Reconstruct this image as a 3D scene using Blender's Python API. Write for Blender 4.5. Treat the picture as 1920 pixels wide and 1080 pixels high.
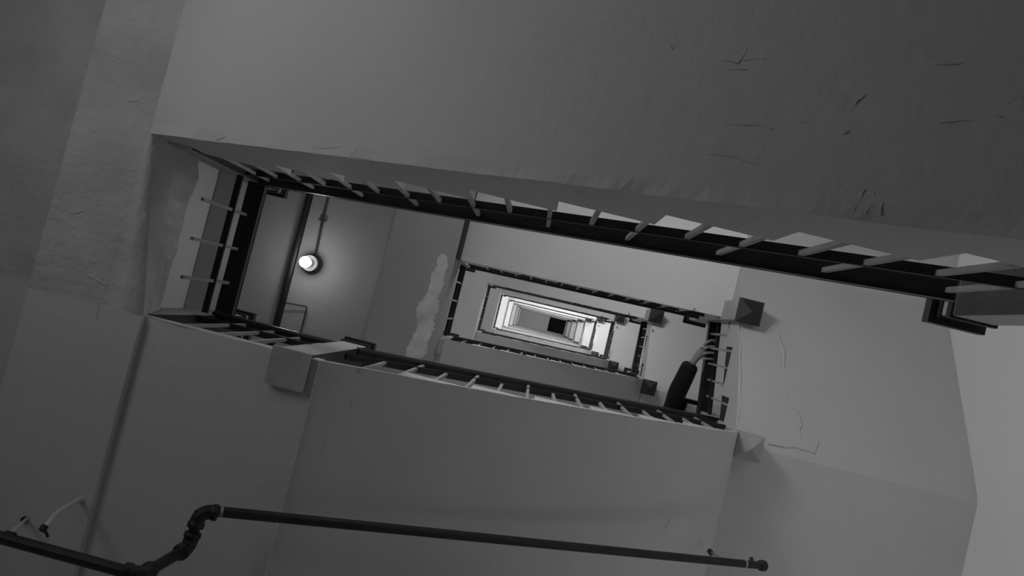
import bpy, bmesh, math, random
from mathutils import Vector, Matrix, noise
random.seed(7)
for o in list(bpy.data.objects): bpy.data.objects.remove(o)
SC = bpy.context.scene
COL = SC.collection
S = 0.6          # one well width in metres
ZC = 1.30        # height of the lens above the ground floor
FH = 5.6         # storey height in well widths
def P(u, v, z): return Vector((u*S, v*S, z*S + ZC))

# ------------------------------------------------------------------ camera
FPX = 1400.0
vpx, vpy, ang = 1006.1-960, 601.6-540, math.radians(13.88)
d = Vector((vpx, vpy, FPX)).normalized()
ex = Vector((math.cos(ang), math.sin(ang), 0)); ex = (ex - d*ex.dot(d)).normalized()
ey = d.cross(ex)
right = Vector((ex[0], ey[0], d[0])); up = -Vector((ex[1], ey[1], d[1])); back = -Vector((ex[2], ey[2], d[2]))
cam = bpy.data.cameras.new('camera'); cam.sensor_width = 36; cam.lens = FPX/1920*36
cam.clip_start = 0.02; cam.clip_end = 200
co = bpy.data.objects.new('camera', cam); COL.objects.link(co)
M = Matrix((right, up, back)).transposed().to_4x4(); M.translation = P(0, 0, 0)
co.matrix_world = M
SC.camera = co
# ------------------------------------------------------------------ world, exposure
w = bpy.data.worlds.new('world'); SC.world = w; w.use_nodes = True
w.node_tree.nodes['Background'].inputs[0].default_value = (0.5, 0.5, 0.5, 1)
w.node_tree.nodes['Background'].inputs[1].default_value = 0.02
SC.view_settings.view_transform = 'Standard'
SC.view_settings.look = 'None'
SC.view_settings.gamma = 1.0
SC.view_settings.exposure = 0.0
SC.view_settings.use_curve_mapping = False
# ------------------------------------------------------------------ lights
VW = 2.45          # side walls at |V| = VW
def area(name, loc, target, sx, sy, power, spread=180):
    l = bpy.data.lights.new(name, 'AREA'); l.shape = 'RECTANGLE'; l.size = sx*S; l.size_y = sy*S
    l.energy = power; l.spread = math.radians(spread)
    o = bpy.data.objects.new(name, l); COL.objects.link(o)
    a = P(*loc); o.location = a; o.rotation_euler = (P(*target)-a).to_track_quat('-Z', 'Y').to_euler()
    return o
def point(name, loc, power, r=0.05):
    l = bpy.data.lights.new(name, 'POINT'); l.energy = power; l.shadow_soft_size = r
    o = bpy.data.objects.new(name, l); COL.objects.link(o); o.location = P(*loc)
    return o                                     # side walls at |V| = VW
L_G1 = area('ground_fill_near_stair', (-2.7, -1.9, 2.4), (-0.8, -1.2, 3.4), 0.9, 0.9, 1.1)  # unseen fill light added to brighten the left of the big soffit
L_G2 = area('ground_fill_left', (-3.9, -1.2, 1.6), (0.5, -1.0, 2.6), 1.2, 1.6, 6.3)  # unseen fill light added low on the left, no doorway behind it
L_G3 = area('ground_fill_back', (3.2, 2.38, 3.4), (3.9, 0.4, 5.5), 1.2, 1.2, 4.4)  # unseen fill light added for the lower flight and right wall
L_G4 = area('ground_fill_far', (3.0, -2.38, 3.4), (3.4, 0.6, 6.2), 1.2, 1.4, 2.3)  # unseen fill light added for the underside of the right landing
L_WIN1 = area('daylight_window_one', (-0.9, -2.36, 5.0), (2.0, -0.7, 7.0), 1.1, 1.1, 27)
L_LAMP = point('lamp_light', (-2.955, -0.02, 9.02), 1.8, 0.035)
for k in range(2, 10):
    zz = 5.6 + FH*(k-1)
    sd = -1 if k < 4 else 1
    area('upper_fill_light', (0.4, sd*2.36, zz), (0.4, 0.0, zz+0.4), 1.2, 1.2, [0, 0, 22, 30, 60, 72, 36, 26, 18, 4][k])  # unseen fill lights added to brighten the upper storeys
    if k >= 4: area('left_fill_light', (-4.1, 0.0, zz+0.9), (2.0, 0.0, zz+1.5), 1.4, 1.2, [36, 36, 20, 13, 9, 3][k-4])  # added fill from the left for the high soffits and right edges
    if k >= 4: area('far_side_fill_light', (0.4, -2.36, zz), (1.4, 0.0, zz+1.2), 1.2, 1.2, [60, 60, 42, 26, 18, 4][k-4])  # added fill for the high right landings' undersides

# ------------------------------------------------------------------ materials
def mat(name, col, rough=0.75, var=0.06, vscale=3.0, bump=0.25, bscale=30, metal=0.0, crack=0.0, coarse=0.0, emit=None, spec=0.4):
    m = bpy.data.materials.new(name); m.use_nodes = True
    nt = m.node_tree; n = nt.nodes; b = n['Principled BSDF']
    b.inputs['Roughness'].default_value = rough; b.inputs['Metallic'].default_value = metal
    b.inputs['Specular IOR Level'].default_value = spec
    tc = n.new('ShaderNodeTexCoord')
    no = n.new('ShaderNodeTexNoise'); no.inputs['Scale'].default_value = vscale; no.inputs['Detail'].default_value = 6
    nt.links.new(tc.outputs['Object'], no.inputs['Vector'])
    r = n.new('ShaderNodeValToRGB')
    a, c = max(col-var, 0.003), col+var
    r.color_ramp.elements[0].position = .3; r.color_ramp.elements[1].position = .7
    r.color_ramp.elements[0].color = (a, a, a, 1); r.color_ramp.elements[1].color = (c, c, c, 1)
    nt.links.new(no.outputs['Fac'], r.inputs['Fac']); nt.links.new(r.outputs['Color'], b.inputs['Base Color'])
    if bump > 0:
        nb = n.new('ShaderNodeTexNoise'); nb.inputs['Scale'].default_value = bscale; nb.inputs['Detail'].default_value = 8
        nb.inputs['Roughness'].default_value = .65
        nt.links.new(tc.outputs['Object'], nb.inputs['Vector'])
        h = nb.outputs['Fac']
        def add(hs, amt):
            nonlocal h
            mm = n.new('ShaderNodeMath'); mm.operation = 'MULTIPLY_ADD'; mm.inputs[1].default_value = amt
            nt.links.new(hs, mm.inputs[0]); nt.links.new(h, mm.inputs[2]); h = mm.outputs[0]
        if coarse > 0:
            nc = n.new('ShaderNodeTexNoise'); nc.inputs['Scale'].default_value = 2.2; nc.inputs['Detail'].default_value = 3
            nt.links.new(tc.outputs['Object'], nc.inputs['Vector']); add(nc.outputs['Fac'], coarse)
        if crack > 0:
            mp = n.new('ShaderNodeMapping'); mp.inputs['Scale'].default_value = (2.2, 16, 6); mp.inputs['Rotation'].default_value = (0, 0, .35)
            ns = n.new('ShaderNodeTexNoise'); ns.inputs['Scale'].default_value = 2.4; ns.inputs['Detail'].default_value = 4
            nt.links.new(tc.outputs['Object'], mp.inputs['Vector']); nt.links.new(mp.outputs['Vector'], ns.inputs['Vector'])
            add(ns.outputs['Fac'], .35)
            vo = n.new('ShaderNodeTexVoronoi'); vo.feature = 'DISTANCE_TO_EDGE'; vo.inputs['Scale'].default_value = 2.6
            wn = n.new('ShaderNodeTexNoise'); wn.inputs['Scale'].default_value = 4
            mx = n.new('ShaderNodeMix'); mx.data_type = 'RGBA'; mx.inputs['Factor'].default_value = .25
            nt.links.new(tc.outputs['Object'], wn.inputs['Vector'])
            nt.links.new(tc.outputs['Object'], mx.inputs['A']); nt.links.new(wn.outputs['Color'], mx.inputs['B'])
            nt.links.new(mx.outputs['Result'], vo.inputs['Vector'])
            mr = n.new('ShaderNodeMapRange'); mr.inputs['From Max'].default_value = .006; mr.inputs['To Min'].default_value = 1; mr.inputs['To Max'].default_value = 0
            nt.links.new(vo.outputs['Distance'], mr.inputs['Value'])
            msk = n.new('ShaderNodeTexNoise'); msk.inputs['Scale'].default_value = 1.3
            nt.links.new(tc.outputs['Object'], msk.inputs['Vector'])
            m2 = n.new('ShaderNodeMapRange'); m2.inputs['From Min'].default_value = .5; m2.inputs['From Max'].default_value = .6
            nt.links.new(msk.outputs['Fac'], m2.inputs['Value'])
            mu = n.new('ShaderNodeMath'); mu.operation = 'MULTIPLY'
            nt.links.new(mr.outputs['Result'], mu.inputs[0]); nt.links.new(m2.outputs['Result'], mu.inputs[1])
            add(mu.outputs[0], crack)
        bp = n.new('ShaderNodeBump'); bp.inputs['Strength'].default_value = bump; bp.inputs['Distance'].default_value = .01
        nt.links.new(h, bp.inputs['Height']); nt.links.new(bp.outputs['Normal'], b.inputs['Normal'])
    if emit:
        b.inputs['Emission Color'].default_value = (1, 1, 1, 1); b.inputs['Emission Strength'].default_value = emit
    return m
PL = mat('painted_plaster', .56, .6, .025, 1.5, .35, 22, crack=.02, coarse=1.6)
PL2 = mat('lit_soffit_plaster', .74, .6, .025, 1.5, .3, 22, coarse=1.2)  # painted_plaster made lighter, the brightness of lit soffits put into the colour
PL3 = mat('shaded_soffit_plaster', .36, .6, .02, 1.5, .3, 22, coarse=1.2)  # painted_plaster made darker, shade on the lamp's landing put into the colour
WALLR = mat('lit_wall_plaster', .86, .6, .02, 1.2, .2, 20, coarse=1.0)  # wall_plaster made lighter, the right wall's brightness put into the colour
PLR = mat('rough_plaster', .52, .7, .06, 5, 1.0, 26, crack=.04, coarse=2.5)
WALLM = mat('wall_plaster', .58, .6, .02, 1.2, .25, 20, coarse=1.0)
PATCH = mat('bare_plaster', .62, .85, .12, 9, 1.0, 18)
BLK = mat('black_gloss_paint', .012, .32, .006, 12, .15, 40, spec=.5)
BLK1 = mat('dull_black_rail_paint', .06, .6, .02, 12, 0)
BLK2 = mat('grey_upper_rail', .28, .5, .05, 12, 0)  # paler grey for the railings high up
SUBM = mat('black_rail_underside', .014, .5, .006, 12, .2, 40)
BAR = mat('grey_painted_bar', .34, .5, .05, 14, .2, 50)
NEW = mat('newel_grey_paint', .42, .5, .05, 6, .3, 30)
CAPM = mat('newel_cap_black', .02, .4, .008, 10, .2, 40)
DROPM = mat('newel_drop_dark', .025, .5, .008, 10, .3, 40)
DROPL = mat('newel_drop_painted', .4, .6, .06, 8, .5, 30)
PIPE = mat('black_iron_pipe', .012, .45, .006, 9, .3, 60)
PIPEG = mat('dark_conduit', .05, .5, .02, 9, .2, 40)
RING = mat('bare_metal_ring', .3, .5, .05, 20, .2, 40)
WHITE = mat('white_painted_pipe', .6, .5, .08, 12, .4, 40)
COAT = mat('dark_coat_cloth', .014, .9, .005, 30, .6, 90)
TROU = mat('grey_trousers', .05, .9, .01, 30, .5, 90)
SKIN = mat('skin', .36, .5, .03, 12, .1, 60)
HAIR = mat('dark_hair', .03, .6, .01, 40, .5, 90)
FLOORM = mat('concrete_floor', .32, .8, .05, 3, .3, 25)
DARKV = mat('dark_void', .012, .9, .004, 3, 0)
SHADE = mat('newel_side_shade', .03, .5, .012, 9, .4, 30)  # dark colour standing in for shade on newel faces turned from the light
BULB = mat('bulb_glass', .9, .4, 0.01, 3, 0, emit=7.0)
GLASSY = mat('frosted_pane', .8, .4, .01, 3, 0, emit=.8)
FRAME = mat('window_frame_paint', .4, .5, .03, 8, .2, 30)
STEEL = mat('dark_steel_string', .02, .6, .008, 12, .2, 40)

# ------------------------------------------------------------------ helpers
def obj(name, bm, m, parent=None, smooth=False):
    bmesh.ops.recalc_face_normals(bm, faces=bm.faces)
    me = bpy.data.meshes.new(name); bm.to_mesh(me); bm.free()
    if smooth:
        for f in me.polygons: f.use_smooth = True
    me.materials.append(m)
    o = bpy.data.objects.new(name, me); COL.objects.link(o)
    if parent:
        o.parent = parent; o.matrix_parent_inverse = Matrix.Translation(-Vector(parent.location)) @ Matrix.Identity(4)
    return o
def tag(o, label, cat, group=None):
    o['label'] = label; o['category'] = cat
    if group: o['group'] = group
    return o
def thing(name, label, cat, loc, group=None):
    o = bpy.data.objects.new(name, None); COL.objects.link(o); o.location = loc; o.empty_display_size = .05
    return tag(o, label, cat, group)
def struct(name, bm, m):
    o = obj(name, bm, m); o['kind'] = 'structure'; return o
def box(bm, a, b):
    """axis aligned box, corners in well units"""
    vs = [bm.verts.new(P(x, y, z)) for x in (a[0], b[0]) for y in (a[1], b[1]) for z in (a[2], b[2])]
    for f in ((0,1,3,2),(4,6,7,5),(0,4,5,1),(2,3,7,6),(0,2,6,4),(1,5,7,3)): bm.faces.new([vs[i] for i in f])
    return bm
def jit(k, s): return (noise.noise(Vector((k*3.1, s*7.7, 1.3))))
def dense(poly, edges, step, amp, seed):
    """subdivide the given edges of a polygon and roughen them a little"""
    out = []
    n = len(poly)
    for i in range(n):
        a, b = poly[i], poly[(i+1) % n]; out.append(a)
        if i in edges:
            L = math.hypot(b[0]-a[0], b[1]-a[1]); k = int(L/step)
            dx, dy = (b[0]-a[0])/L, (b[1]-a[1])/L
            for j in range(1, k):
                t = j/k; q = noise.noise(Vector((a[0]+dx*L*t*1.0, a[1]*3+seed, seed)) * 9)*amp + noise.noise(Vector((t*L*23, seed, 5)))*amp*.6
                out.append((a[0]+dx*L*t - dy*q, a[1]+dy*L*t + dx*q))
    return out
from mathutils.geometry import tessellate_polygon
def prism(name, poly, axis, c0, c1, m, parent=None, rough=0.0, seed=0.0, nr=1):
    """polygon in (U,z) extruded along V (axis 'V') or in (V,z) along U (axis 'U').
    With rough > 0 the rim at the well side (inner) is crumbled: the first edge of the polygon is
    subdivided and only its rim vertices wander, the faces behind stay flat."""
    bm = bmesh.new()
    f = (lambda p, c: P(p[0], c, p[1])) if axis == 'V' else (lambda p, c: P(c, p[0], p[1]))
    if rough > 0:
        first = []
        for e in range(nr):
            a, b = poly[e], poly[e+1]; L = math.hypot(b[0]-a[0], b[1]-a[1]); n0 = max(2, int(L/.045))
            first += [(a[0]+(b[0]-a[0])*i/n0, a[1]+(b[1]-a[1])*i/n0) for i in range(n0)]
        rimp = []
        for i, p in enumerate(first):
            q = 0 if i == 0 else rough*(noise.noise(Vector((i*.33, seed, 1)))*.9+noise.noise(Vector((i*.11, seed, 7)))*1.1)
            rimp.append((p[0], p[1]+q))
        flat = first+list(poly[nr:]); rim = rimp+list(poly[nr:])
    else: flat = rim = list(poly)
    cs = [c0, c1]
    lay = [[bm.verts.new(f(p, c0)) for p in rim]]
    if rough > 0: lay.append([bm.verts.new(f(p, c0+(c1-c0)*.03)) for p in flat])
    lay.append([bm.verts.new(f(p, c1)) for p in flat])
    for ring in (lay[0], lay[-1]):
        for t in tessellate_polygon([[v.co for v in ring]]):
            try: bm.faces.new([ring[i] for i in t])
            except ValueError: pass
    N = len(flat)
    for A, B in zip(lay, lay[1:]):
        for i in range(N):
            j = (i+1) % N; bm.faces.new((A[i], B[i], B[j], A[j]))
    return obj(name, bm, m, parent)
def sweep(bm, pts, prof):
    """sweep a closed profile [(side, up)] in metres along world points (mitred)"""
    rings = []
    for i, p in enumerate(pts):
        a = pts[i]-pts[i-1] if i else pts[1]-pts[0]
        b = pts[i+1]-pts[i] if i < len(pts)-1 else a
        t = (a.normalized()+b.normalized()).normalized()
        side = t.cross(Vector((0, 0, 1)))
        if side.length < .05: side = Vector((1, 0, 0))
        side.normalize(); upv = side.cross(t).normalized()
        rings.append([bm.verts.new(p+side*s+upv*h) for s, h in prof])
    n = len(prof)
    for i in range(len(rings)-1):
        for j in range(n):
            k = (j+1) % n; bm.faces.new((rings[i][j], rings[i][k], rings[i+1][k], rings[i+1][j]))
    bm.faces.new(rings[0][::-1]); bm.faces.new(rings[-1])
def tube(bm, pts, r, n=16):
    """round tube along world points; r may be a list"""
    prev = None; rings = []
    for i, p in enumerate(pts):
        a = (pts[i]-pts[i-1]) if i else (pts[1]-pts[0])
        b = (pts[i+1]-pts[i]) if i < len(pts)-1 else a
        t = (a.normalized()+b.normalized()).normalized()
        if prev is None:
            s = t.orthogonal().normalized()
        else:
            s = (prev - t*prev.dot(t)).normalized()
        prev = s; q = t.cross(s)
        rr = r[i] if isinstance(r, (list, tuple)) else r
        rings.append([bm.verts.new(p+(s*math.cos(2*math.pi*j/n)+q*math.sin(2*math.pi*j/n))*rr) for j in range(n)])
    for i in range(len(rings)-1):
        for j in range(n):
            k = (j+1) % n; bm.faces.new((rings[i][j], rings[i][k], rings[i+1][k], rings[i+1][j]))
    bm.faces.new(rings[0][::-1]); bm.faces.new(rings[-1])
def bend(a, b, c, rad, n=6):
    """points of a rounded corner at b"""
    p = b+(a-b).normalized()*rad; q = b+(c-b).normalized()*rad
    return [p*(1-t)**2+b*2*t*(1-t)+q*t*t for t in [i/n for i in range(n+1)]]

# ------------------------------------------------------------------ room shell
UL, UR = -4.23, 4.05
ZT = 52.2
def wallbox(name, a, b, m=WALLM): struct(name, box(bmesh.new(), a, b), m)
wallbox('floor', (UL-.3, -VW-.3, -2.5), (UR+.3, VW+.3, -2.17), FLOORM)
wallbox('wall_top_side', (UL-.3, -VW-.3, -2.17), (UR+.3, -VW, ZT))
wallbox('wall_bottom_side', (UL-.3, VW, -2.17), (UR+.3, VW+.3, ZT))
wallbox('wall_left', (UL-.3, -VW, -2.17), (UL, VW, ZT))
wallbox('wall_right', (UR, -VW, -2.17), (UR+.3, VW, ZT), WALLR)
# the ceiling with the open roof hatch
HU0, HU1, HV0, HV1 = .86, 2.03, -.49, .5
bm = bmesh.new()
box(bm, (UL-.3, -VW-.3, ZT), (HU0, VW+.3, ZT+.5)); box(bm, (HU1, -VW-.3, ZT), (UR+.3, VW+.3, ZT+.5))
box(bm, (HU0, -VW-.3, ZT), (HU1, HV0, ZT+.5)); box(bm, (HU0, HV1, ZT), (HU1, VW+.3, ZT+.5))
struct('ceiling', bm, WALLM)
bm = bmesh.new(); box(bm, (HU0-.1, HV0-.1, ZT+.5), (HU1+.1, HV1+.1, ZT+.7))
h = obj('roof_hatch_panel', bm, DARKV); tag(h, 'black square hatch at the very top of the stairwell', 'hatch')

# ------------------------------------------------------------------ wall windows, all but the first added to go with fill lights
def window(idx, u, z, wd=1.2, ht=1.3, sd=-1):
    bm = bmesh.new(); y0, y1 = (-VW, -VW+.05) if sd < 0 else (VW-.05, VW)
    t = .07
    box(bm, (u-wd/2-t, y0, z-ht/2-t), (u+wd/2+t, y1, z-ht/2)); box(bm, (u-wd/2-t, y0, z+ht/2), (u+wd/2+t, y1, z+ht/2+t))
    box(bm, (u-wd/2-t, y0, z-ht/2), (u-wd/2, y1, z+ht/2)); box(bm, (u+wd/2, y0, z-ht/2), (u+wd/2+t, y1, z+ht/2))
    box(bm, (u-.02, y0, z-ht/2), (u+.02, y1, z+ht/2))
    f = struct('window_%d' % idx, bm, FRAME)  # all but window_1 are added, unseen windows
    g = obj('window_or_added_pane', box(bmesh.new(), (u-wd/2, -VW if sd < 0 else VW-.02, z-ht/2), (u+wd/2, -VW+.02 if sd < 0 else VW, z+ht/2)), GLASSY, f)
    g['kind'] = 'structure'
def added_left_window(idx, v, z, wd=1.4, ht=1.2):
    bm = bmesh.new(); t = .07; x0, x1 = UL, UL+.05
    box(bm, (x0, v-wd/2-t, z-ht/2-t), (x1, v+wd/2+t, z-ht/2)); box(bm, (x0, v-wd/2-t, z+ht/2), (x1, v+wd/2+t, z+ht/2+t))
    box(bm, (x0, v-wd/2-t, z-ht/2), (x1, v-wd/2, z+ht/2)); box(bm, (x0, v+wd/2, z-ht/2), (x1, v+wd/2+t, z+ht/2))
    f = struct('window_%d' % idx, bm, FRAME)  # added, unseen window
    g = obj('window_or_added_pane', box(bmesh.new(), (x0, v-wd/2, z-ht/2), (x0+.02, v+wd/2, z+ht/2)), GLASSY, f); g['kind'] = 'structure'
window(1, -0.9, 5.0)
for k in range(2, 10): window(k, .4, 5.6+FH*(k-1), sd=-1 if k < 4 else 1)  # unseen windows added to go with the upper fill lights
window(10, 3.0, 3.4, 1.2, 1.4)  # unseen window added to go with the far ground fill
for k in range(4, 10): window(k+13, .4, 5.6+FH*(k-1))  # more unseen windows, added for the far side fill lights
for k in range(4, 10): added_left_window(k+7, 0.0, 6.5+FH*(k-1))  # unseen left wall windows added for the fill lights there

# ------------------------------------------------------------------ stair masonry
ORD = ['lowest', 'second', 'third', 'fourth', 'fifth', 'sixth', 'seventh', 'eighth', 'ninth', 'tenth']
def flight(label, group, soff, steps, v0, v1, seed, rough=.02, m=None):
    m = m or PL
    """soff: ((Ua,za),(Ub,zb)); steps: list of top polygon points from Ub back to Ua"""
    poly = [soff[0], soff[1]] + steps
    o = prism('stair_flight', poly, 'V', v0, v1, m, rough=rough, seed=seed)
    return tag(o, label, 'stair flight', group)
VI = .505
VB = .60
# ground flight on the upper side of the picture (rises to the left)
tops = []
zlev = 3.10-.275*5
pts = []
k = 5
# from right to left
u = -.03+.41*5
top = [(2.6, 3.10-.275*5)]
while k >= -4:
    ub = -.03+.41*k
    top.append((ub, 3.10-.275*k)); top.append((ub, 3.10-.275*(k-1)))
    k -= 1
top = [p for p in top if p[0] > -2.3]
top.append((-2.38, top[-1][1]))
flight('big lowest stair flight soffit across the top of the picture', None, ((-2.38, 4.12), (2.6, 2.69-.609*2.6)), top, -VI, -VW+.01, 1.0)
# flight on the lower side (rises to the right)
top = [(1.93, 7.10)]
for k in range(7, -1, -1):
    ub = -1.12+.41*k
    top.append((ub, 4.75+.294*(k+1))); top.append((ub, 4.75+.294*k))
CURVE = [(-1.12, 4.15), (-1.0, 4.22), (-.86, 4.32), (-.60, 4.48), (-.34, 4.63), (.10, 4.91), (.5, 5.20), (.90, 5.51), (1.38, 5.91), (1.65, 6.15), (1.80, 6.30), (1.88, 6.42), (1.93, 6.58)]
flight('lowest stair flight across the bottom, above the black pipe run', None, CURVE[:2], CURVE[2:]+top, VB, VW-.01, 2.0, 0)
LOWB = bpy.data.objects['stair_flight.001']
def lip(par, soff, uks, dz, seed, th=.24):
    """thin plastered string in front of the treads, its top edge stepped"""
    ua, za = soff[0]; ub, zb = soff[-1]
    def s(u):
        for (a, za_), (b, zb_) in zip(soff, soff[1:]):
            if u <= b: return za_+(zb_-za_)*(u-a)/(b-a)
        return soff[-1][1]
    top = [(ub, s(ub)+.05)]
    for k in range(len(uks)-1, -1, -1):
        u0 = uks[k]; u1 = uks[k+1] if k < len(uks)-1 else ub-.02
        top += [(min(u1, u0+.36), s(min(u1, u0+.36))+.03), (u0, s(u0)+th), (u0, s(u0)+.03)]
    top.append((ua, za+.05))
    o = prism('plaster_string', [(a, b+dz) for a, b in list(soff)+top], 'V', VI, VB, PL, par, rough=.02 if dz == 0 else .012, seed=seed, nr=len(soff)-1)
    return o
lip(LOWB, CURVE, [-.71+.41*i for i in range(6)], 0, 2.0)


def left_landing(n, dz):
    lab = ORD[n-1]
    if n == 1:
        t = thing('landing', 'near left landing with rough plastered beam and edge face', 'landing', P(-3, 0, 4.1))
        prof = [(-2.38, 4.12), (-2.38, 4.75), (UL+.01, 4.75), (UL+.01, 4.42), (-2.83, 4.42), (-2.83, 4.12)]
        prism('landing_slab', prof, 'V', -VW+.01, VI, PLR, t)
        prof = [(-2.145, 4.10), (-2.38, 4.10), (-2.83, 4.12), (-2.83, 4.42), (UL+.01, 4.42), (UL+.01, 4.75), (-1.12, 4.75), (-1.12, 4.135), (-2.145, 4.15)]
        prof = prof
        prism('gallery_slab', prof, 'V', VB, VW-.01, PL, t)
        prism('plaster_string', [(-2.145, 4.15), (-1.12, 4.135), (-1.12, 4.25), (-2.38, 4.25), (-2.38, 4.10), (-2.145, 4.10)], 'V', VI, VB, PL, t, rough=.02, seed=3)
        prism('landing_corner', [(-2.38, 4.12), (-2.38, 4.75), (UL+.01, 4.75), (UL+.01, 4.42), (-2.83, 4.42), (-2.83, 4.12)], 'V', VI, VB, PL, t)
        # rough rendered face towards the well
        bm = bmesh.new(); nx, nz = 46, 16; g = []
        for i in range(nx+1):
            row = []
            for j in range(nz+1):
                v = -VI + 2*VI*i/nx; tt = j/nz; q = i/nx
                z = 4.12 + (.62+.03*noise.noise(Vector((v*5, 3, 0)))+.025*noise.noise(Vector((v*16, 8, 0))))*tt
                slope = (.02+.21*q)*(1-tt)+.022*tt
                off = .03*noise.noise(Vector((v*4, z*4, 0)))+.016*noise.noise(Vector((v*13, z*13, 4)))
                off = off*min(1, tt*3)+slope - (.03 if j == nz else 0)
                row.append(bm.verts.new(P(-2.38+max(off, -.004), v, z)))
            g.append(row)
        for i in range(nx):
            for j in range(nz): bm.faces.new((g[i][j], g[i+1][j], g[i+1][j+1], g[i][j+1]))
        # close the back so that the render has thickness
        bk = [[bm.verts.new(P(-2.40, -VI+2*VI*i/nx, zz)) for zz in (4.119, 4.74)] for i in range(nx+1)]
        for i in range(nx):
            bm.faces.new((bk[i][0], bk[i][1], bk[i+1][1], bk[i+1][0])); bm.faces.new((g[i][0], bk[i][0], bk[i+1][0], g[i+1][0]))
            bm.faces.new((g[i][nz], g[i+1][nz], bk[i+1][1], bk[i][1]))
        e = obj('edge_render', bm, PLR, t, True); e['label'] = 'rough crumbling render on the slab edge'
        return t
    t = thing('landing', '%s left landing beam and soffit, counting upward from the camera' % lab, 'landing', P(-3, 0, 9+dz), 'left landings')
    prof = [(-1.13, 8.95), (-1.13, 9.6), (UL+.01, 9.6), (UL+.01, 9.0), (-3.96, 9.0), (-3.96, 9.4), (-1.97, 9.4), (-1.97, 8.95)]
    prof = [(a, b+dz) for a, b in prof]
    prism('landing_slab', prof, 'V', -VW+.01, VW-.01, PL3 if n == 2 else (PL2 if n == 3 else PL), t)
    return t
left_landing(1, 0)
LAND = [left_landing(n, FH*(n-2)) for n in range(2, 10)]
LAND[0]['label'] = 'left landing soffit that carries the lit bulb'

def right_landing(n, dz):
    poly = [(-VW+.01, 7.79), (-1.10, 7.79), (.53, 6.66), (.62, 6.62), (VW-.01, 6.62), (VW-.01, 7.12), (.27, 7.12), (.27, 7.42), (-.21, 7.42), (-.21, 7.73), (-.69, 7.73), (-.69, 8.05), (-VW+.01, 8.05)]
    poly = [(a, b+dz) for a, b in poly]
    t = thing('landing', '%s right landing with its stepped winder edge, counting upward' % ORD[n-1], 'landing', P(3, 0, 7+dz), 'right landings')
    poly = poly[1:]+poly[:1]
    prism('landing_slab', poly, 'U', 1.93, UR-.002, PL, t, rough=.012, seed=n+.5)
    pl = [(.50, 6.95), (.62, 7.27), (-.62, 7.92), (-.62, 7.5)]
    prism('steel_string', [(a, b+dz) for a, b in pl], 'U', 1.945, 1.965, STEEL, t)
    return t
RL = [right_landing(n, FH*(n-1)) for n in range(1, 9)]
RL[0]['label'] = 'nearest right landing soffit with flaking plaster beside the newel drop'

def upper_T(n, dz):   # rises to the left, from right landing n to left landing n+1
    top = [(1.93, 8.05)]
    bs = [1.55, 1.08, .61, .14, -.33, -.80]
    z = 8.05
    for b in bs:
        top.append((b, z)); z += 1.55/6; top.append((b, z))
    top.append((-1.13, z))
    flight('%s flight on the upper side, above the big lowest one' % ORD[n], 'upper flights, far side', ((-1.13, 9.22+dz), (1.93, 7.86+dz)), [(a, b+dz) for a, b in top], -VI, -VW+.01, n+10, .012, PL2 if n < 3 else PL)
def upper_B(n, dz):   # rises to the right, from left landing n to right landing n
    top = [(1.93, 12.72)]; bs = [-1.0+.34*i for i in range(9)]
    for i in range(8, -1, -1):
        top.append((bs[i], 9.6+.3467*(i+1))); top.append((bs[i], 9.6+.3467*i))
    top.append((-1.13, 9.6))
    flight('%s flight on the lower side, seen deeper in the well' % ORD[n-1], 'upper flights, near side', ((-1.13, 9.45+dz), (1.93, 12.25+dz)), [(a, b+dz) for a, b in top], VB, VW-.01, n+20, 0)
    lip(COL.objects[-1], ((-1.13, 9.45), (1.93, 12.25)), [-.75+.36*i for i in range(7)], dz, n+20)
for n in range(1, 9): upper_T(n, FH*(n-1))
for n in range(2, 9): upper_B(n, FH*(n-2))

o = obj('dark_edge', box(bmesh.new(), (-1.128, -1.7, 8.97), (-1.095, -.50, 9.21)), STEEL, LAND[0]); o['label'] = 'dark strip on the right face of the landing beam'  # thin dark plate laid over the beam's right face
# bare plaster strip on the second left landing
px0 = [(-1.305,-.52),(-1.24,-.50),(-1.20,-.40),(-1.21,-.28),(-1.19,-.15),(-1.22,.0),(-1.17,.12),(-1.20,.25),(-1.17,.40),(-1.21,.52),(-1.20,.66),(-1.22,.78),(-1.42,.80),(-1.44,.68),(-1.40,.55),(-1.37,.40),(-1.41,.30),(-1.44,.18),(-1.40,.10),(-1.36,.02),(-1.35,-.1),(-1.37,-.22),(-1.33,-.34),(-1.34,-.45)]
px = []
for i in range(len(px0)):
    (a, b), (a2, b2) = px0[i], px0[(i+1) % len(px0)]
    for j in range(5):
        q = j/5; w_ = .03 if a > -1.3 else .02
        px.append((a+(a2-a)*q+w_*noise.noise(Vector((i*1.7+q*3, 2, 1))), b+(b2-b)*q+.02*noise.noise(Vector((i*1.7+q*3, 9, 1)))))
bm = bmesh.new()
A = [bm.verts.new(P(a+.015*jit(i, 2), b+.03*jit(i, 5), 8.945)) for i, (a, b) in enumerate(px)]
B = [bm.verts.new(P(a+.015*jit(i, 2), b+.03*jit(i, 5), 8.965)) for i, (a, b) in enumerate(px)]
bm.faces.new(A); bm.faces.new(B[::-1])
for i in range(len(A)): bm.faces.new((A[i], B[i], B[(i+1) % len(A)], A[(i+1) % len(A)]))
o = obj('plaster_patch', bm, PATCH, LAND[0]); o['label'] = 'pale ragged strip of bare plaster on the beam'

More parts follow.
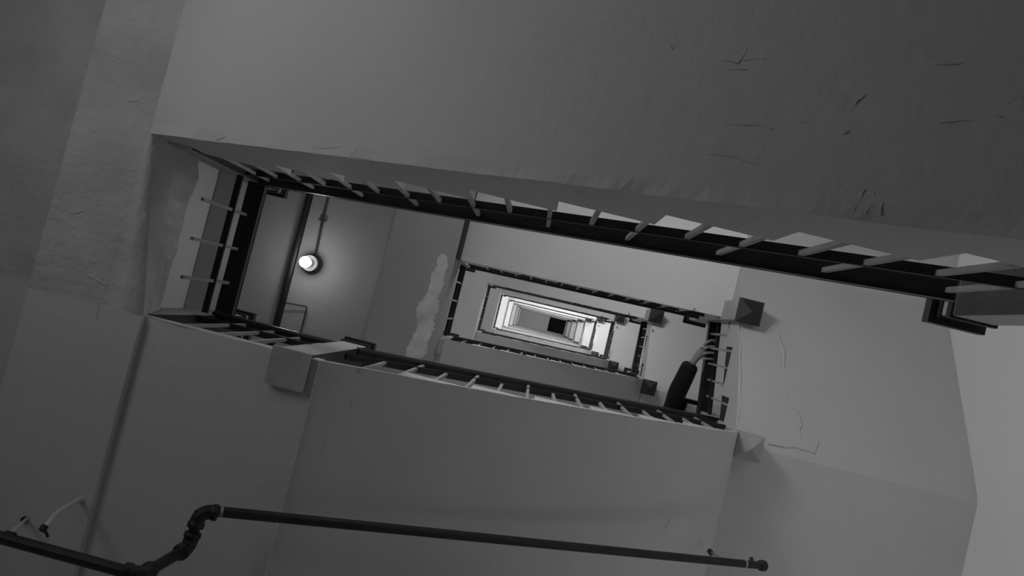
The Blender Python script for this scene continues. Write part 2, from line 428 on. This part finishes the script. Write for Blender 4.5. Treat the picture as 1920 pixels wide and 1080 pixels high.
# ------------------------------------------------------------------ newel posts
def newel(label, u, v, z0, z1, w=.105, drop='pyramid', capw=.145, group=None, detail=True, dm=DROPM, side=0):
    t = thing('newel_post', label, 'newel post', P(u, v, z0), group)
    bm = bmesh.new(); box(bm, (u-w, v-w, z0), (u+w, v+w, z1-.06))
    if detail: bmesh.ops.bevel(bm, geom=list(bm.edges), offset=.004, segments=1, affect='EDGES')
    obj('shaft', bm, NEW, t)
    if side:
        bm = bmesh.new(); x0 = u+side*w; box(bm, (min(x0, x0+side*.006), v-w, z0+.02), (max(x0, x0+side*.006), v+w, z1-.22)); obj('shade_plate', bm, SHADE, t)['label'] = 'dark plate for the shaded side of the post'  # thin dark plate paints the post's unlit side
    bm = bmesh.new()
    if detail:
        box(bm, (u-w-.012, v-w-.012, z1-.20), (u+w+.012, v+w+.012, z1-.16))
        box(bm, (u-w-.008, v-w-.008, z1-.10), (u+w+.008, v+w+.008, z1-.06))
    box(bm, (u-capw, v-capw, z1-.06), (u+capw, v+capw, z1))
    box(bm, (u-capw+.03, v-capw+.03, z1), (u+capw-.03, v+capw-.03, z1+.05))
    obj('cap', bm, CAPM, t)
    if drop:
        bm = bmesh.new(); ww = w+.012
        hh = .03 if drop == 'flat' else .085
        base = [bm.verts.new(P(u+a*ww, v+b*ww, z0+.02)) for a, b in ((-1,-1),(1,-1),(1,1),(-1,1))]
        mid = [bm.verts.new(P(u+a*ww, v+b*ww, z0-.02)) for a, b in ((-1,-1),(1,-1),(1,1),(-1,1))]
        bm.faces.new(base)
        for i in range(4): bm.faces.new((base[i], base[(i+1)%4], mid[(i+1)%4], mid[i]))
        if drop == 'flat': bm.faces.new(mid[::-1])
        else:
            tip = bm.verts.new(P(u, v, z0-.02-hh))
            for i in range(4): bm.faces.new((mid[i], mid[(i+1)%4], tip))
        obj('drop', bm, dm, t)
    return t
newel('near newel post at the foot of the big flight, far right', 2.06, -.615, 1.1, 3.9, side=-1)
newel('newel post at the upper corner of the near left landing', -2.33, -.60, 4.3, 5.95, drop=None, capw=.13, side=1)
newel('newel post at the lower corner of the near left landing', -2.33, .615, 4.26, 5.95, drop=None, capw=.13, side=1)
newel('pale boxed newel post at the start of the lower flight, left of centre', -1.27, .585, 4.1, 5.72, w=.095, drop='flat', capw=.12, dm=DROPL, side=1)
newel('newel post with dark pyramid drop under the nearest right landing', 1.97, -.575, 7.27, 9.7, dm=DROPM)
newel('newel post with grey pyramid drop at the end of the lower flight', 2.0, .605, 6.45, 8.9, w=.10, dm=DROPL)
G = 'newel posts of the upper storeys'
for n in range(2, 9):
    dz = FH*(n-1)
    newel('%s newel drop along the upper right corner of the well, counting upward' % ORD[n-1], 1.97, -.575, 7.27+dz, 9.7+dz, group=G)
    newel('%s newel drop along the lower right corner of the well, counting upward' % ORD[n-1], 2.0, .605, 6.5+dz, 8.9+dz, group=G)
for n in range(2, 9):
    dz = FH*(n-2)
    newel('%s newel post along the upper left corner of the well, counting upward' % ORD[n-1], -1.18, -.60, 9.3+dz, 10.95+dz, drop=None, capw=.13, group=G)
    newel('%s newel post along the lower left corner of the well, counting upward' % ORD[n-1], -1.18, .60, 9.3+dz, 10.95+dz, drop=None, capw=.13, group=G)

# ------------------------------------------------------------------ railings
HP = [(-.5, 0), (-.5, .35), (-.4, .5), (-.5, .65), (-.38, .9), (-.15, 1), (.15, 1), (.38, .9), (.5, .65), (.4, .5), (.5, .35), (.5, 0), (.3, -.05), (-.3, -.05)]
def railing(label, hand, sub, bars, *_, hw=.09, hh=.10, sw=.042, group=None, simple=False, bz=None):
    """hand, sub: pairs of points; bars: list of (bottom point, top point)"""
    hprof = [(a*hw*S, b*hh*S) for a, b in HP]
    sprof = [(-sw/2*S, 0), (-sw/2*S, .022*S), (sw/2*S, .022*S), (sw/2*S, 0)]
    if simple:
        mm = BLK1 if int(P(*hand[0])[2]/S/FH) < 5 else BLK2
        bm = bmesh.new()
        sweep(bm, [P(*p) for p in hand], [(-hw/2*S, 0), (-hw/2*S, hh*S), (hw/2*S, hh*S), (hw/2*S, 0)]); sweep(bm, [P(*p) for p in sub], sprof)
        for a, b in bars: barmesh(bm, a, b)
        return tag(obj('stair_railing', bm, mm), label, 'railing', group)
    a = Vector(P(*hand[0]))
    t = thing('stair_railing', label, 'railing', P(hand[0][0], hand[0][1], hand[0][2]-1), group)
    bm = bmesh.new(); sweep(bm, [P(*p) for p in hand], hprof); obj('handrail', bm, BLK, t)
    bm = bmesh.new(); sweep(bm, [P(*p) for p in sub], sprof); obj('sub_rail', bm, SUBM, t)
    for p, q in bars:
        bm = bmesh.new(); barmesh(bm, p, q); obj('baluster', bm, BAR, t)
    return t
def barmesh(bm, p, q, hw=.0105):
    a, b = P(*p), P(*q); s = hw*S
    A = [bm.verts.new(a+Vector((x*s, y*s, 0))) for x, y in ((-1,-1),(1,-1),(1,1),(-1,1))]
    B = [bm.verts.new(b+Vector((x*s, y*s, 0))) for x, y in ((-1,-1),(1,-1),(1,1),(-1,1))]
    bm.faces.new(A[::-1]); bm.faces.new(B)
    for i in range(4): bm.faces.new((A[i], A[(i+1)%4], B[(i+1)%4], B[i]))
RV = .53
# big flight
def treadT(u):
    k = math.floor((u+.03)/.41); return 3.10-.275*k if u > -2.08 else 4.75
bars = []
u = 1.594
while u > -2.2:
    bars.append(((u, -.522, treadT(u)-.25), (u, -.522, 4.07-.6*u if int(round((1.8-u)/.207)) % 2 == 1 else 3.72-.65*u))); u -= .207
railing('black railing of the big lowest flight, running along the upper edge', [(1.62, -RV, 4.05-.6*1.62), (-2.24, -RV, 4.05+.6*2.24)], [(1.62, -RV, 3.68-.65*1.62), (-2.24, -RV, 3.68+.65*2.24)], bars)
# near left landing
bars = [((-2.27, v, 4.7), (-2.27, v, 5.42)) for v in (-.245, .016, .272)]
railing('short black railing on the near left landing', [(-2.25, -.5, 5.42), (-2.25, .5, 5.42)], [(-2.27, -.5, 5.15), (-2.27, .5, 5.15)], bars, hw=.13)
# gallery and lower flight
railing('short black railing between the left corner post and boxed newel', [(-2.25, RV, 5.24), (-1.36, RV, 5.24)], [(-2.25, RV, 4.95), (-1.36, RV, 4.95)], [((u, .525, 4.24), (u, .525, 5.26)) for u in (-2.0, -1.79, -1.60, -1.43)])
def treadB(u): return 4.75+.294*(math.floor((u+1.12)/.41)+1)
bars = []; u = -.93; i = 0
while u < 1.8:
    bars.append(((u, .525, 4.10+.74*(u+1.12)+.03), (u, .525, (6.0 if i % 2 else 5.68)+.66*u))); u += .198; i += 1
railing('black railing of the lower flight, from boxed newel to right', [(-1.16, RV, 5.22), (1.92, RV, 7.25)], [(-1.16, RV, 4.9), (1.92, RV, 6.93)], bars)
# nearest right landing
bars = []
for v, zt in ((-.33, 7.7), (-.17, 7.7), (.0, 7.4), (.17, 7.4), (.34, 7.1)):
    zt = 7.12 if v > .27 else (7.42 if v > -.21 else 7.73); k = (v+.5); hz = 8.70-.75*k
    bars.append(((1.955, v, zt-.1), (1.955+.0, v, hz+.02)))
railing('black railing the person holds on the nearest right landing', [(2.00, -.52, 8.70), (1.93, .52, 7.95)], [(1.99, -.52, 8.45), (1.94, .52, 7.72)], bars, hw=.12)
G = 'railings of the upper storeys'
for n in range(1, 9):
    dz = FH*(n-1); simple = n > 1
    nb = [((u, -.522, 8.1+(1.4-u)*.5+dz), (u, -.522, 8.95+(1.8-u)*.46+dz)) for u in [1.6-.2*i for i in range(13)]]
    railing('%s railing along the upper side of the well, above the big one' % ORD[n], [(1.9, -RV, 8.95+dz), (-1.1, -RV, 10.36+dz)], [(1.9, -RV, 8.68+dz), (-1.1, -RV, 10.08+dz)], nb, group=G, simple=simple)
    nb = [((-1.15, v, 9.5+dz), (-1.15, v, 10.36+dz)) for v in (-.25, 0, .25)]
    railing('%s railing across the left end of the well' % ORD[n], [(-1.16, -.5, 10.36+dz), (-1.16, .5, 10.36+dz)], [(-1.16, -.5, 10.1+dz), (-1.16, .5, 10.1+dz)], nb, group=G, simple=simple, hw=.06)
    if n < 8:
        nb = [((u, .522, 9.7+(u+1)*1.0+dz), (u, .522, 10.55+(u+1.1)*.97+dz)) for u in [-.9+.2*i for i in range(13)]]
        railing('%s railing along the lower side of the well' % ORD[n], [(-1.1, RV, 10.45+dz), (1.9, RV, 13.0+dz)], [(-1.1, RV, 10.18+dz), (1.9, RV, 12.7+dz)], nb, group=G, simple=simple)
        nb = [((1.955, v, 12.8+dz), (1.955, v, 13.9+dz)) for v in (-.33, -.17, 0, .17, .34)]
        railing('%s railing across the right end of the well' % ORD[n], [(2.0, -.52, 14.3+dz), (1.93, .52, 13.55+dz)], [(1.99, -.52, 14.05+dz), (1.94, .52, 13.32+dz)], nb, group=G, simple=simple, hw=.12)

# ------------------------------------------------------------------ lamp and pipes under the second left landing
def ring(bm, c, r, z0, z1, n=32):
    A = [bm.verts.new(P(c[0]+r*math.cos(2*math.pi*i/n), c[1]+r*math.sin(2*math.pi*i/n), z0)) for i in range(n)]
    B = [bm.verts.new(P(c[0]+r*math.cos(2*math.pi*i/n), c[1]+r*math.sin(2*math.pi*i/n), z1)) for i in range(n)]
    bm.faces.new(A); bm.faces.new(B[::-1])
    for i in range(n): bm.faces.new((A[i], A[(i+1)%n], B[(i+1)%n], B[i]))
c = (-2.945, -.02)
t = thing('ceiling_lamp', 'round ceiling lamp with a glowing bare bulb', 'lamp', P(c[0], c[1], 9.4))
bm = bmesh.new(); ring(bm, c, .125, 9.34, 9.4); obj('lamp_base', bm, PIPEG, t)
bm = bmesh.new(); ring(bm, c, .10, 9.27, 9.34); ring(bm, c, .05, 9.22, 9.27); obj('lamp_holder', bm, WHITE, t)
bm = bmesh.new(); bmesh.ops.create_uvsphere(bm, u_segments=24, v_segments=16, radius=.07*S, matrix=Matrix.Translation(P(c[0]-.01, c[1], 9.13)))
b_ = obj('bulb', bm, BULB, t, True); b_['label'] = 'glowing white bulb'; b_.visible_shadow = True
L_LAMP.location = P(c[0]-.01, c[1], 9.02)
bm = bmesh.new(); tube(bm, [P(-3.165, -VW+.01, 9.31), P(-3.165, VW-.01, 9.31)], .045*S*.95)
tag(obj('pipe', bm, PIPE), 'straight dark pipe passing just left of the lit bulb', 'pipe')
bm = bmesh.new(); tube(bm, [P(-2.98, -VW, 9.37), P(-2.95, -.55, 9.37), P(-2.93, -.13, 9.37)], .009, 8)
t = tag(obj('conduit', bm, PIPEG), 'thin conduit leading to the ceiling lamp base', 'conduit')
bm = bmesh.new(); box(bm, (-3.00, -.60, 9.36), (-2.90, -.585, 9.4)); obj('conduit_clip', bm, PIPEG, t)
bm = bmesh.new(); pts = [P(-3.14, .54, 9.33)]+bend(P(-3.14, .54, 9.33), P(-2.86, .52, 9.36), P(-2.86, 1.2, 9.37), .02)+[P(-2.86, 1.6, 9.37)]
tube(bm, pts, .006, 8); tag(obj('conduit', bm, PIPEG), 'thin bent conduit branching from the pipe below the lamp', 'conduit')

# ------------------------------------------------------------------ black sprinkler pipe run at the bottom
t = thing('pipe_run', 'black iron pipe run with elbows along the bottom edge', 'pipe', P(-1.4, 1.4, 3.8))
r = .0275*S
a0, a1 = P(2.03, 1.352, 5.64), P(-1.36, 1.352, 3.86)
e1 = P(-1.44, 1.36, 3.82); e2 = P(-1.445, 1.545, 3.80); e3 = P(-1.475, 1.56, 3.40); a4 = P(-3.6, 1.56, 3.42)
bm = bmesh.new(); tube(bm, [a0, a1], r); obj('pipe_length', bm, PIPE, t)
bm = bmesh.new(); tube(bm, [e1, e2], r); obj('pipe_length', bm, PIPE, t)
bm = bmesh.new(); tube(bm, [e2, e3], r); obj('pipe_length', bm, PIPE, t)
bm = bmesh.new(); tube(bm, [e3, a4], r*1.02); obj('pipe_length', bm, PIPE, t)
def elbow(p, c, q, rad, rr):
    bm = bmesh.new(); pts = bend(p, c, q, rad, 8)
    d0 = (p-c).normalized(); d1 = (q-c).normalized()
    full = [pts[0]+d0*.016, pts[0]+d0*.001]+pts+[pts[-1]+d1*.001, pts[-1]+d1*.016]
    rs = [rr*1.13, rr*1.13]+[rr]*len(pts)+[rr*1.13, rr*1.13]
    tube(bm, full, rs, 18); obj('elbow', bm, PIPE, t, True)
elbow(a0, e1, e2, .034, r*1.35); elbow(e1, e2, e3, .030, r*1.35); elbow(e2, e3, a4, .030, r*1.35)
def collar(p, dirv, rr, m=RING):
    bm = bmesh.new(); dirv = dirv.normalized(); tube(bm, [p-dirv*.005, p+dirv*.005], rr); obj('collar', bm, m, t)
dd = (a0-a1).normalized()
collar(a1+dd*.006, dd, r*1.04); collar(e2+(e1-e2).normalized()*.036, e1-e2, r*1.05); collar(a0-dd*.095, dd, r*1.04)
bm = bmesh.new(); tube(bm, [a0-dd*.01, a0+dd*.004, a0+dd*.022, a0+dd*.028], [r*1.2, r*1.45, r*1.4, r*.9], 20); obj('end_fitting', bm, PIPE, t, True)
bm = bmesh.new(); tube(bm, [a0-dd*.045, a0-dd*.045+Vector((0, -.015, .04))], .009, 10); obj('plug', bm, PIPE, t)
# hangers
t2 = thing('pipe_hanger', 'thin rod hanger holding the right end of the pipe run', 'pipe hanger', P(1.7, 1.42, 5.9))
bm = bmesh.new(); tube(bm, [P(1.80, 1.47, 6.14), P(1.82, 1.385, 5.62)], .0045, 8); obj('rod', bm, BAR, t2)
bm = bmesh.new(); tube(bm, [P(1.80, 1.47, 6.12), P(1.80, 1.47, 6.17)], .013, 10); obj('anchor', bm, PIPE, t2)
t2 = thing('pipe_hanger', 'short rod hanger above the pipe at the lower left corner', 'pipe hanger', P(-2.4, 1.7, 4.1))
bm = bmesh.new(); tube(bm, [P(-2.485, 1.745, 4.11), P(-2.15, 1.57, 3.43)], .0055, 10); obj('rod', bm, WHITE, t2)
bm = bmesh.new(); tube(bm, [P(-2.49, 1.75, 4.09), P(-2.49, 1.75, 4.14)], .011, 10); obj('anchor', bm, PIPE, t2)
bm = bmesh.new(); tube(bm, [P(-2.15, 1.56, 3.42), P(-2.11, 1.56, 3.42)], r*1.15, 14); obj('clamp', bm, PIPE, t2)
t2 = thing('pipe_stub', 'white painted bent pipe stub with a dark open end', 'pipe stub', P(-2.2, 1.57, 4.1))
p0, p1, p2 = P(-2.215, 1.56, 4.12), P(-2.155, 1.545, 3.80), P(-2.16, 1.60, 3.74)
bm = bmesh.new(); tube(bm, [p0]+bend(p0, p1, p2, .006)+[p2], .0075, 12); obj('stub', bm, WHITE, t2)
bm = bmesh.new(); tube(bm, [p0+Vector((0, 0, .004)), p0-Vector((0, 0, .018))], .014, 12); obj('flange', bm, WHITE, t2)
bm = bmesh.new(); tube(bm, [p2, p2+(p2-p1).normalized()*.016], .011, 12); obj('socket', bm, PIPE, t2)
bm = bmesh.new(); tube(bm, [p2+Vector((0, .01, 0)), p2+Vector((.018, .03, 0))], .004, 8); obj('hook', bm, PIPE, t2)

# ------------------------------------------------------------------ the person leaning over the rail
def skin_mesh(name, nodes, edges, m, parent, sub=2, root=0):
    """nodes: (x,y,z in well units, radius in metres)"""
    me = bpy.data.meshes.new(name); me.from_pydata([P(*q[:3]) for q in nodes], edges, [])
    o = bpy.data.objects.new(name, me); COL.objects.link(o); me.materials.append(m)
    sk = o.modifiers.new('skin', 'SKIN'); sk.use_smooth_shade = True
    for i, q in enumerate(nodes):
        rr = q[3]; me.skin_vertices[0].data[i].radius = (rr, rr) if not isinstance(rr, tuple) else rr
        me.skin_vertices[0].data[i].use_root = (i == root)
    ss = o.modifiers.new('sub', 'SUBSURF'); ss.levels = sub; ss.render_levels = sub
    o.parent = parent; o.matrix_parent_inverse = Matrix.Translation(-Vector(parent.location))
    return o
per = thing('person', 'person in a dark long sleeved coat reaching over and gripping the rail', 'person', P(1.75, 1.05, 7.12))
# coat: torso and both sleeves
nodes = [(1.78, 1.12, 8.42, .13), (1.78, 1.10, 8.8, .125), (1.78, 1.05, 9.15, .145), (1.78, 1.0, 9.42, .11), (1.78, .98, 9.56, .06),
         (1.83, .86, 9.26, .075), (1.80, .60, 8.90, .070), (1.745, .40, 8.60, .068), (1.76, .26, 8.50, .066), (1.775, .10, 8.42, .062), (1.785, .045, 8.40, .060),
         (2.02, 1.15, 9.34, .07), (2.13, 1.22, 8.8, .06), (2.1, 1.12, 8.4, .048),
         (1.78, 1.12, 8.05, .125)]
edges = [(0,1),(1,2),(2,3),(3,4),(3,5),(5,6),(6,7),(7,8),(8,9),(9,10),(3,11),(11,12),(12,13),(0,14)]
skin_mesh('coat', nodes, edges, COAT, per)
nodes = [(1.78, 1.12, 8.3, .12), (1.70, 1.12, 8.1, .085), (1.68, 1.12, 7.6, .06), (1.68, 1.12, 7.2, .045), (1.66, 1.0, 7.15, .035),
         (1.92, 1.12, 8.1, .085), (1.94, 1.14, 7.6, .06), (1.95, 1.14, 7.2, .045), (1.93, 1.02, 7.15, .035)]
skin_mesh('trousers', nodes, [(0,1),(1,2),(2,3),(3,4),(0,5),(5,6),(6,7),(7,8)], TROU, per)
# head with face
bm = bmesh.new(); bmesh.ops.create_uvsphere(bm, u_segments=28, v_segments=20, radius=1)
hc = P(1.78, .93, 9.86)
for v in bm.verts:
    x, y, z = v.co
    sx = .076*(1-.18*max(0, -z)); v.co = Vector((x*sx, y*.095, z*.115))
    if y < -.85 and abs(z+.05) < .25: v.co.y -= .016*(1-abs(x)*2)      # nose
    if y < -.7 and .05 < z < .3 and .2 < abs(x) < .55: v.co.y += .008   # eye sockets
bmesh.ops.rotate(bm, verts=bm.verts, cent=(0, 0, 0), matrix=Matrix.Rotation(.35, 3, 'X'))
for v in bm.verts: v.co += hc
tube(bm, [P(1.78, 1.0, 9.5), P(1.78, .95, 9.8)], .052, 14)
for sx in (-1, 1):
    bmesh.ops.create_uvsphere(bm, u_segments=8, v_segments=6, radius=.018, matrix=Matrix.Translation(hc+Vector((sx*.077, .005, 0))))
hd = obj('head', bm, SKIN, per, True)
for sx in (-1, 1):
    bm = bmesh.new(); bmesh.ops.create_uvsphere(bm, u_segments=10, v_segments=8, radius=.011, matrix=Matrix.Translation(hc+Vector((sx*.03, -.082, -.012)))); obj('eye', bm, HAIR, hd, True)
bm = bmesh.new(); tube(bm, [hc+Vector((-.024, -.076, -.068)), hc+Vector((0, -.083, -.07)), hc+Vector((.024, -.076, -.068))], .005, 8); obj('mouth', bm, DROPM, hd, True)
bm = bmesh.new(); bmesh.ops.create_uvsphere(bm, u_segments=24, v_segments=16, radius=1)
bmesh.ops.delete(bm, geom=[v for v in bm.verts if v.co.z < -.15 and v.co.y < .1 or (v.co.y < -.55 and v.co.z < .55)], context='VERTS')
for v in bm.verts: v.co = Vector((v.co.x*.084, v.co.y*.104+.004, v.co.z*.124+.004))
bmesh.ops.rotate(bm, verts=bm.verts, cent=(0, 0, 0), matrix=Matrix.Rotation(.35, 3, 'X'))
for v in bm.verts: v.co += hc
hr = obj('hair', bm, HAIR, per, True); so = hr.modifiers.new('thick', 'SOLIDIFY'); so.thickness = .008
# gripping hand (wrist, palm, four fingers curled round the rail, thumb)
W_ = (1.80, .02, 8.39)
palm = [(1.787, .06, 8.40, .026), (1.815, -.02, 8.385, .025), (1.85, -.085, 8.375, (.034, .022)), (1.885, -.13, 8.385, (.038, .018))]
skin_mesh('palm', palm, [(0,1),(1,2),(2,3)], SKIN, per)
def finger(pts, rr):
    skin_mesh('finger', [(*p, rr*(1-.1*i)) for i, p in enumerate(pts)], [(i, i+1) for i in range(len(pts)-1)], SKIN, per)
for k, (vb, ve, ln) in enumerate(((-.20, -.265, 0), (-.155, -.195, .01), (-.10, -.125, .012), (-.05, -.055, 0))):
    zb = 8.70-.75*(vb+.5)
    finger([(1.872, vb+.02, zb-.05), (1.90, (vb+ve)/2+.01, zb-.065), (1.945, ve+.006, zb-.05), (1.985+ln, ve, zb-.035), (2.02+ln, ve-.004, zb-.005)], .0115 if k < 3 else .010)
finger([(1.83, -.08, 8.44), (1.86, -.13, 8.52), (1.91, -.16, 8.585), (1.96, -.17, 8.59)], .012)
# other hand hanging
palm2 = [(2.1, 1.1, 8.36, .024), (2.1, 1.06, 8.26, .030), (2.1, 1.04, 8.18, .026)]
skin_mesh('palm', palm2, [(0,1),(1,2)], SKIN, per)
for k, dx in enumerate((-.045, -.015, .015, .045)):
    finger([(2.1+dx, 1.04, 8.18), (2.1+dx, 1.02, 8.11), (2.1+dx*.9, .985, 8.06+.004*k)], .009)
finger([(2.05, 1.06, 8.28), (2.02, 1.01, 8.22), (2.02, .98, 8.16)], .010)
# shoes
for x, y in ((1.67, 1.04), (1.94, 1.06)):
    bm = bmesh.new(); bmesh.ops.create_uvsphere(bm, u_segments=16, v_segments=10, radius=1)
    for v in bm.verts: v.co = Vector((v.co.x*.045, v.co.y*.125, max(v.co.z, -.5)*.05))+P(x, y, 7.165)
    obj('shoe', bm, HAIR, per, True)

# ------------------------------------------------------------------ old plaster ridges and scrapes on the soffits
RIDGES = [
 ('R1', [(2.2807, -0.5078, 7.3795), (2.3179, -0.3699, 7.2838), (2.3593, -0.2673, 7.2127), (2.3489, -0.125, 7.1141), (2.4093, -0.0661, 7.0732), (2.3987, 0.0086, 7.0215)]),
 ('R1', [(2.3883, 0.0821, 6.9705), (2.3975, 0.1961, 6.8914), (2.4854, 0.2215, 6.8739), (2.5122, 0.3499, 6.7848), (2.4924, 0.3809, 6.7633), (2.5146, 0.4716, 6.7005)]),
 ('R1', [(2.2204, 0.5554, 6.6424), (2.3196, 0.55, 6.6461), (2.4521, 0.5286, 6.661), (2.57, 0.5359, 6.6558), (2.6309, 0.5476, 6.6477)]),
 ('R1', [(2.6463, 0.3721, 6.7694), (2.658, 0.4477, 6.717), (2.6262, 0.5487, 6.647)]),
 ('R1', [(1.9216, -0.4834, 7.3625), (1.9302, -0.2755, 7.2184), (1.9475, 0.0193, 7.014), (1.9512, 0.2311, 6.8672), (1.9453, 0.4358, 6.7253)]),
 ('T1', [(0.75, -0.8259, 2.2262), (0.7654, -0.8465, 2.2169), (0.7835, -0.8786, 2.206)]),
 ('T1', [(0.733, -0.7356, 2.2365), (0.7506, -0.7519, 2.2259), (0.7656, -0.7678, 2.2168)]),
 ('T1', [(0.3053, -0.9517, 2.4953), (0.3727, -0.9495, 2.4545), (0.4646, -0.948, 2.3989)]),
 ('T1', [(0.3502, -0.9822, 2.4681), (0.4391, -0.9708, 2.4144), (0.4523, -1.0179, 2.4064)]),
 ('T1', [(0.4343, -0.987, 2.4172), (0.472, -0.9857, 2.3944), (0.5105, -0.9845, 2.3712)]),
 ('T1', [(0.212, -1.032, 2.5517), (0.2321, -1.0168, 2.5396), (0.2474, -1.0473, 2.5303)]),
 ('T1', [(0.6001, -0.7927, 2.3169), (0.6391, -0.7834, 2.2934), (0.6759, -0.8029, 2.2711), (0.7387, -0.8318, 2.2331)]),
 ('T1', [(0.2994, -0.763, 2.4989), (0.4099, -0.7671, 2.432), (0.5301, -0.7652, 2.3593), (0.5751, -0.7547, 2.332)]),
 ('T1', [(0.369, -0.662, 2.4567), (0.4916, -0.6634, 2.3826), (0.5973, -0.6398, 2.3186), (0.6996, -0.6045, 2.2568), (0.7777, -0.6028, 2.2095)]),
 ('T1', [(0.912, -0.9759, 2.1282), (0.9736, -0.9802, 2.091), (0.9868, -1.0004, 2.0829)]),
 ('T1', [(0.958, -0.803, 2.1004), (0.9995, -0.8213, 2.0753), (1.0835, -0.8314, 2.0245)]),
 ('T1', [(1.0675, -0.8663, 2.0341), (1.101, -0.8844, 2.0139), (1.1148, -0.888, 2.0055)]),
 ('T1', [(0.8158, -0.5307, 2.1864), (0.8238, -0.5686, 2.1816), (0.8347, -0.5972, 2.175)]),
 ('T1', [(0.8435, -0.5269, 2.1696), (0.8518, -0.563, 2.1647), (0.8539, -0.5918, 2.1633)]),
 ('T1', [(0.8776, -0.5258, 2.149), (0.877, -0.5634, 2.1494), (0.8803, -0.5922, 2.1474)]),
 ('T1', [(-1.8472, -0.5142, 3.7976), (-1.7558, -0.5448, 3.7423), (-1.6921, -0.5276, 3.7038), (-1.6351, -0.5047, 3.6693)]),
 ('T1', [(-1.3344, -0.5242, 3.4873), (-1.1589, -0.5328, 3.3812), (-1.0413, -0.5489, 3.31), (-0.9719, -0.5159, 3.268), (-0.8554, -0.5084, 3.1975)]),
 ('T1', [(-2.5962, -0.9929, 4.2508), (-2.5553, -0.8796, 4.226), (-2.5006, -0.7684, 4.1929)]),
 ('T1', [(-2.6206, -1.2129, 4.2655), (-2.5582, -1.1787, 4.2278), (-2.5358, -1.1587, 4.2142)]),
 ('BM', [(-2.4209, 0.4079, 4.12), (-2.4051, 0.5585, 4.12), (-2.408, 0.7441, 4.12), (-2.3814, 1.0136, 4.12), (-2.3618, 1.314, 4.12), (-2.3649, 1.5882, 4.12)]),
 ('BM', [(-2.53, 0.3572, 4.12), (-2.4649, 0.363, 4.12), (-2.3803, 0.3825, 4.12)]),
 ('BM', [(-2.7268, 0.0472, 4.12), (-2.6653, 0.0386, 4.12), (-2.6312, 0.0116, 4.12)]),
 ('BM', [(-2.5852, -0.6616, 4.12), (-2.5377, -0.6634, 4.12), (-2.4875, -0.6784, 4.12)]),
 ('BM', [(-2.7452, -0.4503, 4.12), (-2.7127, -0.4485, 4.12), (-2.6846, -0.4395, 4.12)]),
 ('BM', [(-2.694, -1.1209, 4.12), (-2.6614, -1.119, 4.12), (-2.6362, -1.1089, 4.12)]),
 ('B1', [(-0.9263, 0.6645, 4.2726), (-0.9196, 0.7575, 4.2774), (-0.9287, 0.7527, 4.2709)]),
 ('B1', [(-1.0037, 0.8949, 4.2179), (-1.0084, 1.019, 4.2151), (-1.0004, 1.0794, 4.2198)]),
 ('B1', [(1.4073, 1.1103, 5.9343), (1.3663, 1.2511, 5.8985), (1.3167, 1.3739, 5.8572)]),
]
par = {'R1': RL[0], 'T1': bpy.data.objects['stair_flight'], 'BM': bpy.data.objects['landing'], 'B1': LOWB}
for k, pts in RIDGES:
    bm = bmesh.new(); fine = []
    for i in range(len(pts)-1):
        n = max(3, int((P(*pts[i+1])-P(*pts[i])).length/.02))
        for j in range(n):
            t_ = j/n; q = [pts[i][c]+(pts[i+1][c]-pts[i][c])*t_ for c in range(3)]
            q[0] += .012*noise.noise(Vector((i+t_, pts[0][0]*9, 2))); q[1] += .012*noise.noise(Vector((i+t_, pts[0][0]*9, 8)))
            fine.append(P(*q)+Vector((0, 0, .0006)))
    fine.append(P(*pts[-1]))
    rr = {'R1': .0065, 'T1': .0019, 'BM': .004, 'B1': .0018}[k]
    rs = [rr*(.25+.75*math.sin(math.pi*(i+.5)/len(fine)))*(1+.5*noise.noise(Vector((i*.9, 3, pts[0][1])))) for i in range(len(fine))]
    tube(bm, fine, rs, 8); obj('plaster_ridge', bm, PL, par[k], True)
